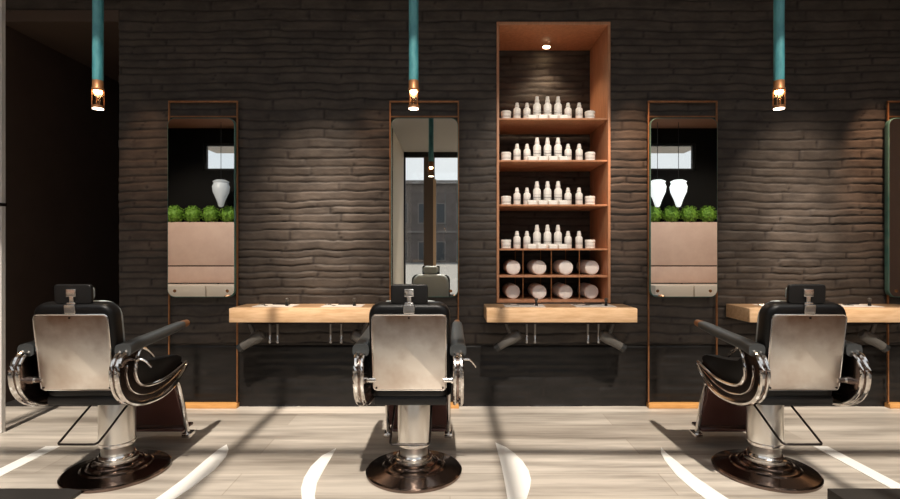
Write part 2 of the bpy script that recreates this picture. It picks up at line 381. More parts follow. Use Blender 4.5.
# thin white crescents and strips laid on the floor
def white_shape(n, pts, ext=None):
    P = [fl(*p) for p in pts]; bm = new(); slab_poly(bm, P, 0, .004); struct('trim_%d' % n, bm, M['white_shape'], smooth=False)
white_shape(6, [(336, 448.7), (322, 456), (310.7, 467), (304, 478), (301, 488.7), (302, 503), (308, 522), (322, 522), (316, 505), (314.7, 496), (317, 483), (324, 470), (331, 458)])
white_shape(7, [(495.4, 443), (506, 447.5), (514.7, 453.8), (523, 462), (528.7, 471), (531, 480), (530, 488), (526, 501), (514, 522), (500, 522), (508, 503), (505.5, 486), (501.5, 466)])
white_shape(8, [(226.7, 444.7), (228.5, 450), (226, 457), (214.7, 470), (190.7, 488.7), (174.7, 499), (150, 514), (120, 528), (140, 510), (162, 495), (185, 478), (206.7, 459.3), (218, 450)])
white_shape(9, [(661, 447.6), (667, 454), (676.5, 461.6), (695, 477), (717, 492), (740, 507), (770, 522), (738, 518), (710, 502), (694, 491), (676.5, 475.6), (665, 461), (661, 453)])
for n, x0, x1 in ((10, -2.87, -2.77), (11, 2.58, 2.68)):  # strips of sunlight on the floor, put in as white slabs
    bm = new(); slab_poly(bm, [(x0, 1.2), (x1, 1.2), (x1, 3.62), (x0, 3.62)], 0, .004); struct('trim_%d' % n, bm, M['white_shape'], smooth=False)

# ------------------------------------------------------------ barber chair (local: faces +Y, origin on floor under the column)
def back_matrix():
    # tilt of the backrest: bottom at y=-.33 h=.585 ; top at y=-.40 h=1.10
    return Matrix.Translation((0, -.365, .842)) @ Matrix.Rotation(math.radians(8), 4, 'X')
def make_chair(label):
    t = thing('barber_chair', label, 'chair', (0, 0, 0), 0, 'barber chairs facing the mirrors')
    bm = new()
    lathe(bm, [(.298, 0), (.302, .006), (.302, .018), (.292, .025), (.25, .032), (.20, .042), (.19, .050), (.178, .051), (.16, .058), (.15, .068), (.138, .069), (.122, .080), (.09, .090)], seg=56)
    base = obj('base', bm, M['chrome_dark'], t, ang=25)
    bm = new(); lathe(bm, [(.118, .080), (.118, .098), (.104, .104)], seg=40)
    lathe(bm, [(.098, .104), (.104, .114), (.098, .124)], seg=40); obj('ring', bm, M['chrome'], base)
    bm = new(); lathe(bm, [(.088, .085), (.088, .160), (.10, .18), (.102, .20), (.102, .47), (.098, .485), (.12, .49), (.12, .51)], seg=40)
    col = obj('column', bm, M['steel'], t)
    bm = new(); lathe(bm, [(.1035, .178), (.1045, .184), (.1045, .196), (.1035, .20)], seg=40)
    obj('collar', bm, M['chrome'], col)
    bm = new(); tube(bm, smooth_path([(-.112, -.0, .47), (-.112, -.04, .455), (-.112, -.10, .43), (-.112, -.30, .325), (-.105, -.345, .306), (-.07, -.352, .304), (.07, -.352, .304), (.105, -.345, .306), (.112, -.30, .325), (.112, -.10, .43), (.112, -.04, .455), (.112, 0, .47)], 5), .0065, 8)
    obj('pump_lever', bm, M['iron'], t)
    # seat
    bm = new(); box(bm, -.21, .21, -.30, .26, .505, .56, .012); sf = obj('seat_frame', bm, M['leather'], t)
    bm = new(); Mx = Matrix.Translation((0, 0.0, .555)) @ Matrix.Rotation(math.radians(90), 4, 'X')
    # pillow in XZ thickness Y -> rotate so thickness is +Z
    Mx = Matrix.Translation((0, .0, .55)) @ Matrix(((1, 0, 0, 0), (0, 0, 1, 0), (0, 1, 0, 0), (0, 0, 0, 1)))
    pillow(bm, .47, .60, .115, .07, .045, Mx, bevb=.02); seat = obj('seat', bm, M['leather'], t)
    bm = new(); tube(bm, smooth_path([(x, y, .622) for x, y in [(.233, -.2), (.233, .22), (.20, .296), (0, .300), (-.20, .296), (-.233, .22), (-.233, -.2)]], 5), .006, 6); obj('piping', bm, M['leather'], seat)
    # backrest
    B = back_matrix()
    bm = new(); pillow(bm, .455, .515, .10, .072, .034, B); br = obj('backrest', bm, M['leather'], t)
    bm = new(); pillow(bm, .425, .47, .075, .10, .045, B @ Matrix.Translation((0, .07, .02)), bevb=.01); obj('back_cushion', bm, M['pale_leather'], br)
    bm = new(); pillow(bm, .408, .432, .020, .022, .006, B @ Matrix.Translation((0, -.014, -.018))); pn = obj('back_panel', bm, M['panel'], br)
    bm = new(); tube(bm, [tuple(B @ Vector((x, -.008, z - .018))) for x, z in rrect(.412, .436, .024, 4) + [rrect(.412, .436, .024, 4)[0]]], .0045, 6); obj('panel_rim', bm, M['chrome'], br)
    for x, z, yy in ((0, .182, 0), (-.187, -.222, -.001), (.187, -.222, -.001)):
        bm = new(); lathe(bm, [(.0055, -.019), (.0055, .0)], (B @ Vector((x, yy, z)))[:], 12, 'Y'); obj('screw', bm, M['iron'], br)
    bm = new(); Bt = B @ Matrix.Translation((0, -.012, .232)); pillow(bm, .062, .052, .022, .006, .004, Bt); obj('slot_plate', bm, M['chrome'], br)
    # headrest
    bm = new(); H = Matrix.Translation((0, -.385, 1.152)) @ Matrix.Rotation(math.radians(3), 4, 'X')
    pillow(bm, .208, .108, .026, .018, .008, H); hr = obj('headrest', bm, M['leather'], t)
    bm = new(); pillow(bm, .185, .092, .045, .035, .022, H @ Matrix.Translation((0, .02, 0)), bevb=.005); obj('head_cushion', bm, M['pale_leather'], hr)
    bm = new(); pillow(bm, .056, .044, .016, .006, .004, H @ Matrix.Translation((0, -.014, .008))); pillow(bm, .026, .05, .012, .004, .003, H @ Matrix.Translation((0, -.011, -.028)))
    pillow(bm, .05, .014, .02, .004, .003, H @ Matrix.Translation((0, -.015, -.052)))
    obj('bracket', bm, M['chrome'], hr)
    bm = new(); tube(bm, [(0, -.39, 1.07), (0, -.384, 1.12)], .009, 10); obj('post', bm, M['chrome'], hr)
    # side frames
    outer = [(-.325, .838), (-.40, .81), (-.438, .76), (-.445, .70), (-.425, .625), (-.375, .56), (-.29, .515), (-.17, .488), (-.02, .482), (.10, .505), (.20, .55), (.27, .602), (.283, .622)]
    inner = [(.278, .632), (.22, .615), (.10, .59), (-.02, .578), (-.15, .585), (-.235, .615), (-.275, .665), (-.28, .72), (-.262, .78), (-.235, .815), (-.22, .84)]
    po = [(p.x, p.y) for p in smooth_path([(a, b, 0) for a, b in outer], 3)]; pi_ = [(p.x, p.y) for p in smooth_path([(a, b, 0) for a, b in inner], 3)]
    for s in (-1, 1):
        a, b = sorted((s * .255, s * .288))
        bm = new(); prism(bm, po + pi_, a, b, .008); sp = obj('side_plate', bm, M['chrome_dark'], t)
        bm = new(); e = s * .2885
        tube(bm, [(e, y, z) for y, z in po], .015, 8); tube(bm, [(e, y, z) for y, z in pi_], .010, 8)
        tube(bm, [(s * .254, y, z) for y, z in po], .010, 8)
        obj('chrome_rim', bm, M['chrome'], sp)
        bm = new(); sl = [(.20, .592), (.05, .545), (-.10, .53), (-.24, .555), (-.33, .61), (-.365, .69), (-.36, .75)]
        for q in (0,): tube(bm, [tuple((s * .2915, p.x, p.y)) for p in smooth_path([(a_, b_, 0) for a_, b_ in sl], 4)], .004, 6)
        obj('bead', bm, M['chrome'], sp)
        # side cushion inside the frame
        bm = new(); cs = smooth_path([(p[0], p[1], 0) for p in [(-.255, .80), (-.20, .745), (-.05, .715), (.12, .70), (.25, .685), (.285, .655), (.26, .62), (.12, .585), (-.03, .575), (-.16, .585), (-.24, .63), (-.272, .70), (-.255, .80)]], 3)
        a, b = sorted((s * .20, s * .262)); prism(bm, [(p.x, p.y) for p in cs[:-1]], a, b, .014); obj('side_cushion', bm, M['leather'], t)
        # arm pad
        bm = new(); path = smooth_path([(s * .272, -.372, .835), (s * .272, -.355, .838), (s * .272, -.25, .850), (s * .273, .0, .868), (s * .275, .17, .884), (s * .275, .24, .889)], 5)
        t2 = bmesh.new(); rings = []
        for i, p_ in enumerate(path):
            u = i / (len(path) - 1); w = .049 - .017 * u; hh = .037 - .013 * u
            if i < 3: w *= (.55, .85, .97)[i]; hh *= (.55, .85, .97)[i]
            rings.append([t2.verts.new((p_.x + w * math.copysign(abs(math.cos(a)) ** .6, math.cos(a)), p_.y, p_.z + hh * math.copysign(abs(math.sin(a)) ** .7, math.sin(a)))) for a in [2 * PI * k / 20 for k in range(20)]])
        for A_, B_ in zip(rings, rings[1:]):
            for k in range(20): t2.faces.new((A_[k], A_[(k + 1) % 20], B_[(k + 1) % 20], B_[k]))
        t2.faces.new(rings[0]); t2.faces.new(rings[-1]); merge(bm, t2)
        ar = obj('armrest', bm, M['grey_leather'], t)
        bm = new(); tube(bm, [(s * .275, .235, .888), (s * .275, .26, .890), (s * .275, .315, .892), (s * .275, .335, .890)], .02, 14, radii=[.026, .026, .023, .012]); obj('wooden_tip', bm, M['copper'], ar)
        bm = new(); tube(bm, smooth_path([(s * .272, -.23, .83), (s * .272, -.15, .80), (s * .25, -.04, .735)], 4), .010, 8); obj('arm_strut', bm, M['chrome'], t)
        # links to the backrest
        bm = new(); lathe(bm, [(.016, 0), (.016, .085)], (.19 if s > 0 else -.275, -.345, .665), 16, 'X'); lathe(bm, [(.024, 0), (.024, .02)], (.235 if s > 0 else -.255, -.345, .665), 16, 'X')
        obj('arm_link', bm, M['chrome'], t)
        # footrest struts
        bm = new(); tube(bm, smooth_path([(s * .215, .20, .52), (s * .215, .30, .485), (s * .215, .36, .36), (s * .215, .43, .12), (s * .215, .445, .085)], 5), .016, 10); obj('footrest_strut', bm, M['chrome'], t)
        bm = new(); box(bm, s * .215 - .03, s * .215 + .03, .41, .50, .055, .09, .008); obj('strut_foot', bm, M['chrome'], t)
    bm = new(); prism(bm, [(.275, .47), (.30, .47), (.44, .16), (.415, .15)], -.205, .205, .004); fr = obj('footrest', bm, M['lacquer'], t)
    bm = new(); box(bm, -.20, .20, .40, .56, .105, .125, .006); obj('foot_plate', bm, M['lacquer'], fr)
    bm = new(); tube(bm, [(-.21, .36, .37), (.21, .36, .37)], .012, 8); obj('cross_bar', bm, M['chrome'], fr)
    bm = new(); tube(bm, smooth_path([(.29, -.30, .77), (.34, -.29, .765), (.375, -.27, .72)], 4), .007, 8); obj('recline_lever', bm, M['chrome'], t)
    return t
CY = 3.22
c0 = make_chair('barber chair with worn steel back, nearest the pale post, in front of the leftmost mirror')
c0.location = (-2.10, CY, 0)
dup(c0, (-.227, CY, 0), 'barber chair with worn steel back seen straight from behind, between the two side chairs')
dup(c0, (1.988, CY, 0), 'barber chair with worn steel back, standing partly before the right counter')

# ------------------------------------------------------------ pendants
def make_pendant(label):
    t = thing('pendant_lamp', label, 'lamp', (0, 0, 0), 0, 'teal pipe pendant lamps')
    bm = new(); lathe(bm, [(.029, 2.41), (.029, CEIL - .02), (.05, CEIL - .02), (.05, CEIL)], seg=24); obj('pipe', bm, M['patina'], t)
    bm = new(); lathe(bm, [(.030, 2.352), (.033, 2.356), (.033, 2.365), (.0295, 2.37), (.0295, 2.412)], seg=24); so = obj('socket', bm, M['copper'], t)
    bm = new(); lathe(bm, [(.008, 2.330), (.020, 2.338), (.024, 2.345), (.022, 2.352)], seg=20); obj('bulb', bm, M['bulb'], so)
    bm = new(); lathe(bm, [(.030, 2.262), (.030, 2.352)], seg=24); obj('glass_shade', bm, M['lamp_glass'], t)
    bm = new()
    for k in range(4):
        a = PI / 4 + k * PI / 2; tube(bm, [(.031 * math.cos(a), .031 * math.sin(a), 2.255), (.031 * math.cos(a), .031 * math.sin(a), 2.356)], .0022, 6)
    obj('cage', bm, M['copper'], t)
    bm = new(); lathe(bm, [(.033, 2.246), (.033, 2.262), (.028, 2.262)], seg=24); bt = obj('bottom_cup', bm, M['copper'], t)
    bm = new(); lathe(bm, [(.029, 2.2425), (.029, 2.247)], seg=24); obj('light_disc', bm, M['disc'], bt)
    return t
PY = 3.06
p0 = make_pendant('teal pipe pendant lamp hanging over the chair by the leftmost mirror'); p0.location = (-2.112, PY, 0)
dup(p0, (-.218, PY, 0), 'teal pipe pendant lamp hanging in front of the tall middle mirror')
dup(p0, (1.974, PY, 0), 'teal pipe pendant lamp to the right of the product shelves')

# ------------------------------------------------------------ mirrors and copper frames
MZ0, MZ1 = .981, 2.556
def wx(px, y=WY): return (px - 450) * y / F
mir = [(167.5, 234.5, 'tall rounded mirror behind the left chair, showing green bushes and one hanging lantern'),
       (391.5, 457.5, 'tall rounded mirror behind the middle chair, showing the street building'),
       (650.3, 717.7, 'tall rounded mirror just right of the product shelves, showing bushes and white lanterns'),
       (889.0, 956.0, 'tall rounded mirror cut off by the right edge of the view')]
m0 = None
MIRY = 4.475
for i, (a, b, lab) in enumerate(mir):
    cx = wx((a + b) / 2, MIRY); zc = (MZ0 + MZ1) / 2
    if i == 0:
        t = thing('wall_mirror', lab, 'mirror', (cx, MIRY, 0), 0, 'tall rounded wall mirrors'); m0 = t
        w, h = .592, MZ1 - MZ0
        bm = new(); pillow(bm, w, h, .045, .065, .004, Matrix.Translation((0, .001, zc)), n=8, bn=2); obj('frame', bm, M['mirror_edge'], t)
        bm = new(); o1 = rrect(w - .012, h - .012, .060, 8); A = [bm.verts.new((x, 0, z + zc)) for x, z in o1]; B_ = [bm.verts.new((x, .004, z + zc)) for x, z in o1]
        bm.faces.new(A); bm.faces.new(B_)
        for k in range(len(A)): bm.faces.new((A[k], A[(k + 1) % len(A)], B_[(k + 1) % len(A)], B_[k]))
        obj('mirror_glass', bm, M['mirror'], t, smooth=False)
        for s in (-1, 1):
            bm = new(); lathe(bm, [(.012, -.006), (.014, -.002), (.014, .002)], (s * (w / 2 - .065), 0, MZ0 + .055), 14, 'Y'); obj('clip', bm, M['copper'], t)
            bm = new(); box(bm, s * .2 - .03, s * .2 + .03, .045, .075, MZ1 - .3, MZ1 - .2); obj('wall_bracket', bm, M['iron'], t)
    else: dup(m0, (cx, MIRY, 0), lab)
frm = [(168.5, 238, 'thin copper frame standing around the leftmost mirror'), (389.5, 459, 'thin copper frame standing around the middle mirror'),
       (648, 717, 'thin copper frame standing around the mirror right of the shelves'), (887, 957, 'thin copper frame at the right edge of the view')]
f0 = None; FRY = 4.515; fw = wx(238, FRY) - wx(168.5, FRY)
for a, b, lab in frm:
    cx = wx((a + b) / 2, FRY)
    if f0 is None:
        f0 = thing('copper_frame', lab, 'frame', (cx, FRY, 0), 0, 'standing copper mirror frames')
        for s in (-1, 1):
            bm = new(); x = s * (fw / 2 - .006); box(bm, x - .006, x + .006, -.008, .008, .03, 2.712, .002); obj('post', bm, M['copper'], f0)
        bm = new(); box(bm, -fw / 2, fw / 2, -.008, .008, 2.70, 2.716, .002); obj('top_bar', bm, M['copper'], f0)
        bm = new(); box(bm, -fw / 2 + .012, fw / 2 - .012, -.004, .008, 2.572, 2.582); obj('cross_bar', bm, M['copper'], f0)
        bm = new(); box(bm, -fw / 2, fw / 2, -.03, .03, 0.0, .042, .003); obj('base_block', bm, M['base_oak'], f0)
    else: dup(f0, (cx, FRY, 0), lab)

# ------------------------------------------------------------ shelving niche
t = thing('shelf_unit', 'tall copper-toned wooden shelf unit set into the stone wall, with rolled towels and white bottles', 'shelves', (0, 0, 0))
UF = WY - .03; UB = 5.12
bm = new(); box(bm, NX0 - .004, NX0 + .018, UF, UB, .925, NZ1, .002); obj('side_panel', bm, M['niche_wood'], t)
bm = new(); box(bm, NX1 - .018, NX1 + .004, UF, UB, .925, NZ1, .002); obj('side_panel', bm, M['niche_wood'], t)
bm = new(); box(bm, NX0 - .004, NX1 + .004, UF, UB, NZ1 - .006, NZ1 + .022, .002); tp = obj('top_panel', bm, M['niche_wood'], t)
bm = new(); lathe(bm, [(.045, NZ1 - .016), (.045, NZ1 - .006)], (.945, 5.0, 0), 24); obj('downlight_ring', bm, M['copper'], tp)
bm = new(); lathe(bm, [(.034, NZ1 - .020), (.034, NZ1 - .014)], (.945, 5.0, 0), 24); obj('downlight', bm, M['down'], tp)
SH = [EYE + (249.5 - y) * WY / F for y in (118.5, 160.2, 204.5, 248.5, 275.5)]
SI0, SI1 = NX0 + .018, NX1 - .018
for k, z in enumerate(SH):
    bm = new(); box(bm, SI0, SI1, WY - .015, UB, z - .016, z, .002); obj('shelf', bm, M['niche_wood'], t)
bm = new(); box(bm, SI0, SI1, WY - .015, UB, .925, .945, .002); obj('shelf', bm, M['niche_wood'], t)
divx = [wx(523), wx(551.3), wx(579.3)]
for z0, z1 in ((SH[4], SH[3] - .016), (.945, SH[4] - .016)):
    for x in divx:
        for y in (WY + .0, UB - .02):
            bm = new(); tube(bm, [(x, y, z0), (x, y, z1)], .0045, 8); obj('divider_rod', bm, M['copper'], t)

# bottles
def make_bottle(kind):
    if kind == 'jar':
        t = thing('cosmetic_jar', '', 'jar'); bm = new(); lathe(bm, [(.040, 0), (.044, .004), (.044, .052), (.041, .056)], seg=24); obj('jar_body', bm, M['white'], t)
        bm = new(); lathe(bm, [(.046, .056), (.046, .074), (.042, .080)], seg=24); obj('lid', bm, M['cap'], t)
        bm = new(); lathe(bm, [(.0444, .020), (.0444, .024)], seg=24); lathe(bm, [(.0444, .030), (.0444, .033)], seg=24); obj('label', bm, M['print'], t)
        return t
    H, R = (.215, .035) if kind == 'tall' else (.158, .032)
    t = thing('product_bottle', '', 'bottle')
    s = H / .215
    bm = new(); lathe(bm, [(R * .92, 0), (R, .004), (R, .128 * s), (R * .90, .142 * s), (R * .60, .153 * s), (R * .55, .158 * s)], seg=24); obj('bottle_body', bm, M['white'], t)
    bm = new(); lathe(bm, [(R * .58, .157 * s), (R * .62, .160 * s), (R * .60, .180 * s), (R * .48, .190 * s), (R * .44, .212 * s), (R * .36, .215 * s)], seg=18); obj('cap', bm, M['cap'], t)
    bm = new()
    for a, b in ((.050, .054), (.062, .070), (.078, .081), (.092, .094)): lathe(bm, [(R + .0005, a * s), (R + .0005, b * s)], seg=24)
    obj('label', bm, M['print'], t); return t
kinds = ['jar', 'med', 'med', 'tall', 'tall', 'tall', 'med', 'med', 'jar']
pxs = [506, 517, 527, 537, 547.5, 558, 568, 579, 590]
place = ['squat white jar at the left end of the {s}', 'short white bottle beside the left jar on the {s}', 'short white bottle just left of the tall bottles on the {s}',
         'leftmost of the three tall white bottles on the {s}', 'middle of the three tall white bottles on the {s}', 'rightmost of the three tall white bottles on the {s}',
         'short white bottle just right of the tall bottles on the {s}', 'short white bottle beside the right jar on the {s}', 'squat white jar at the right end of the {s}']
proto = {}
snames = ['top shelf', 'second shelf down', 'third shelf down', 'fourth shelf down']
BY = 4.625
def soap():
    bm = new(); prism(bm, [(-.026, 0), (.026, 0), (.026, .036), (.018, .042), (-.018, .030), (-.026, .024)], -.036, .036, .003)
    return obj('soap_bar', bm, M['white'], None)
sp0 = None
for r in range(4):
    for i, k in enumerate(kinds):
        loc = (wx(pxs[i], BY), BY + random.uniform(-.004, .004), SH[r]); lab = place[i].format(s=snames[r]); g = {'jar': 'white cosmetic jars', 'med': 'short white bottles', 'tall': 'tall white bottles'}[k] + ' on the ' + snames[r]
        if k not in proto:
            proto[k] = make_bottle(k); proto[k].location = loc; proto[k]['label'] = lab; proto[k]['group'] = g
        else: dup(proto[k], loc, lab, g, rz=random.uniform(0, 6))
    for i, px in enumerate((532, 542.3, 552.7, 563)):
        loc = (wx(px, 4.565), 4.562 + .01, SH[r]); pos = ['leftmost', 'second from left', 'third from left', 'rightmost'][i]
        o = soap() if sp0 is None else sp0.copy()
        if sp0 is None: sp0 = o
        else: COL.objects.link(o)
        o.location = loc; o.rotation_euler = (0, 0, random.uniform(-.12, .12))
        tag(o, 'small white soap bar, %s of four, on the %s' % (pos, snames[r]), 'soap', 'white soap bars on the ' + snames[r])

# rolled towels
def make_towel():
    t = thing('rolled_towel', '', 'towel'); R = .066
    bm = new(); prof = [(.03, 0), (R - .012, .0), (R - .003, .006), (R, .016), (R + .002, .15), (R, .30), (R - .004, .312), (R - .014, .318)]
    lathe(bm, [(r, h) for r, h in prof], (0, 0, R), 32, 'Y'); b = obj('roll', bm, M['towel'], t)
    bm = new(); pts = []
    for k in range(90):
        a = k * .24; rr = .006 + (R - .018) * k / 90; pts.append((rr * math.cos(a), -.001, R + rr * math.sin(a)))
    tube(bm, pts, .0028, 6); obj('spiral_edge', bm, M['towel'], t); return t
tw = None
tx = [513.4, 539.5, 565.8, 592.5]
for r, (z, rn) in enumerate(((SH[4], 'upper'), (.945, 'lower'))):
    for i, px in enumerate(tx):
        loc = (wx(px, 4.66), 4.66 + random.uniform(-.02, .03), z); lab = 'rolled white towel in the %s row of cubbies, %s' % (rn, ['leftmost cubby', 'second cubby from the left', 'third cubby from the left', 'rightmost cubby'][i])
        if tw is None: tw = make_towel(); tw.location = loc; tw['label'] = lab; tw['group'] = 'rolled towels in the cubbies'
        else: dup(tw, loc, lab, 'rolled towels in the cubbies', rz=random.uniform(-.03, .03))

# ------------------------------------------------------------ counters
CF = 4.17; CT = .918; CB = .803
def counter(x0, x1, label):
    t = thing('wall_counter', label, 'counter', (0, 0, 0), 0, 'oak wall counters')
    bm = new(); box(bm, x0, x1, CF, WY - .03, CB, CT, .004); obj('worktop', bm, M['oak'], t)
    bm = new(); box(bm, x0 + .1, x1 - .1, CF + .12, WY - .03, CB - .03, CB, .002); obj('under_rail', bm, M['iron'], t)
    return t
c1 = (229 - 450) * CF / F, (375 - 450) * CF / F
c2 = (486.7 - 450) * CF / F, (637.5 - 450) * CF / F
c3 = 2.45, 3.95
counter(*c1, 'thick oak counter on the wall between the leftmost and middle mirrors')
counter(*c2, 'thick oak counter directly below the product shelf unit')
counter(*c3, 'thick oak counter behind the right chair, running out of view')

def make_dryer(label, side):
    t = thing('hair_dryer', label, 'hair dryer', (0, 0, 0), 0, 'hair dryers hanging below the counters')
    # local: origin at the hook, barrel hangs below pointing outward-down (to -X for side=-1)
    bm = new(); tube(bm, [(0, 0, 0), (side * -.015, 0, -.05), (side * -.045, 0, -.12)], .018, 12, radii=[.013, .017, .020]); obj('handle', bm, M['dryer'], t)
    bm = new(); tube(bm, [(side * -.125, 0, -.112), (side * -.112, 0, -.119), (side * -.05, 0, -.155), (side * .0, 0, -.186), (side * .06, 0, -.226)], .03, 16, radii=[.028, .046, .050, .040, .034])
    b = obj('barrel', bm, M['dryer'], t)
    bm = new(); tube(bm, [(side * .055, 0, -.222), (side * .085, 0, -.243)], .03, 12, radii=[.035, .037]); obj('nozzle', bm, M['blackplastic'], b)
    bm = new(); tube(bm, smooth_path([(0, .02, .0), (0, .03, -.02), (side * -.03, .05, .0)], 4), .005, 6); obj('hook', bm, M['silver'], t)
    return t
def make_iron(label, g):
    t = thing('curling_iron', label, 'curling iron', (0, 0, 0), 0, g)
    bm = new(); lathe(bm, [(.006, -.105), (.009, -.10), (.010, .003)], seg=14); obj('rod', bm, M['rod'], t)
    bm = new(); lathe(bm, [(.010, -.165), (.014, -.160), (.013, -.105), (.009, -.098)], seg=14); obj('metal_tip', bm, M['silver'], t)
    return t
DY = 4.32
dl = [((249, 323.5), -1, 'grey hair dryer hanging under the left end of the left counter'), ((369, 323.5), 1, 'grey hair dryer hanging behind the middle chair left of its backrest'),
      ((505.5, 323.5), -1, 'grey hair dryer hanging under the left end of the counter below the shelves'), ((614, 323.5), 1, 'grey hair dryer hanging under the right end of the counter below the shelves'),
      ((876, 323.5), 1, 'dark hair dryer hanging under the right counter beside the right chair')]
pr = {}
ZU = CB - .03
for (px, py), s, lab in dl:
    loc = (wx(px, DY), DY, CB - .001)
    if px == 369: loc = ((367 - 450) * DY / F, DY, ZU + .03)
    if s not in pr:
        o = make_dryer(lab, s); pr[s] = o; o.location = loc
    else: o = dup(pr[s], loc, lab)
ir = None
for px, lab in ((270, 'first from the left of the four silver-tipped irons under the left counter'), (277.6, 'second from the left of the four silver-tipped irons under the left counter'),
                (330.7, 'third from the left of the four silver-tipped irons under the left counter'), (341.4, 'rightmost of the four silver-tipped irons under the left counter'),
                (526.7, 'first from the left of the four silver-tipped irons under the shelf counter'), (535, 'second from the left of the four silver-tipped irons under the shelf counter'),
                (588, 'third from the left of the four silver-tipped irons under the shelf counter'), (598.5, 'rightmost of the four silver-tipped irons under the shelf counter')):
    loc = (wx(px, DY), DY, ZU); g = 'curling irons under the counters'
    if ir is None: ir = make_iron(lab, g); ir.location = loc
    else: dup(ir, loc, lab, g)

# tools on the counters
def make_comb():
    bm = new(); box(bm, -.075, .075, -.006, .006, 0, .006)
    for k in range(26): x = -.07 + k * .0056; box(bm, x, x + .0025, .006, .026, .001, .005)
    return obj('comb', bm, M['blackplastic'], smooth=False)
def make_scissors():
    t = thing('scissors', '', 'scissors')
    for s in (-1, 1):
        bm = new(); box(bm, -.004, .004, -.08, .0, .002, .006)
        bmesh.ops.rotate(bm, verts=bm.verts[:], cent=(0, 0, 0), matrix=Matrix.Rotation(s * .12, 3, 'Z')); tube(bm, [(-s * .012 + .014 * math.cos(a), .045 + .016 * math.sin(a), .004) for a in [2 * PI * k / 14 for k in range(15)]], .003, 6)
        tube(bm, [(0, 0, .004), (-s * .008, .03, .004)], .003, 6); obj('blade', bm, M['silver'], t)
    return t
def make_brush():
    t = thing('shaving_brush', '', 'brush')
    bm = new(); lathe(bm, [(.012, 0), (.014, .005), (.009, .025), (.012, .035)], seg=14); obj('handle', bm, M['blackplastic'], t)
    bm = new(); lathe(bm, [(.010, .034), (.017, .058), (.010, .066)], seg=14); obj('bristles', bm, M['dryer'], t); return t
cb = sc_ = bs = mt = None
def put(proto_, maker, loc, lab, rz, cat, g):
    if proto_ is None:
        o = maker(); o.location = loc; o.rotation_euler = (0, 0, rz); tag(o, lab, cat, g); return o
    o = dup(proto_, loc, lab, g, rz); return proto_
def mat_maker():
    bm = new(); box(bm, -.17, .17, -.10, .10, 0, .004, .001); return obj('towel_mat', bm, M['paper'], smooth=False)
cn = ['left counter', 'counter below the shelves', 'right counter']
for ci, (a, b) in enumerate((c1, c2, c3)):
    L_ = min(b - a, 1.35)
    for u, nm in ((.27, 'left'), (.75, 'right')):
        x = a + L_ * u
        mt = put(mt, mat_maker, (x, 4.36, CT), 'white tool mat lying on the %s half of the %s' % (nm, cn[ci]), random.uniform(-.05, .05), 'mat', 'white mats on the counters')
        cb = put(cb, make_comb, (x + .02, 4.42, CT + .004), 'black comb on the %s half of the %s' % (nm, cn[ci]), random.uniform(-.3, .3), 'comb', 'black combs on the counters')
        sc_ = put(sc_, make_scissors, (x - .11, 4.36, CT + .004), 'small silver scissors on the %s half of the %s' % (nm, cn[ci]), random.uniform(.5, 1.2), 'scissors', 'scissors on the counters')
        bs = put(bs, make_brush, (x + .10, 4.33, CT + .004), 'small upright shaving brush on the %s half of the %s' % (nm, cn[ci]), 0, 'brush', 'shaving brushes on the counters')

# dark low boxes cut by the bottom edge
bm = new(); box(bm, 2.07, 3.0, 2.25, 2.80, 0, .09, .004); tag(obj('low_box', bm, M['darkbox']), 'low dark grey box cut off by the bottom right corner of the view', 'box')
bm = new(); box(bm, -2.60, -2.11, 2.35, 2.945, 0, .022, .004); tag(obj('floor_mat', bm, M['darkbox']), 'flat dark grey mat at the bottom left, beside the pale post', 'mat')

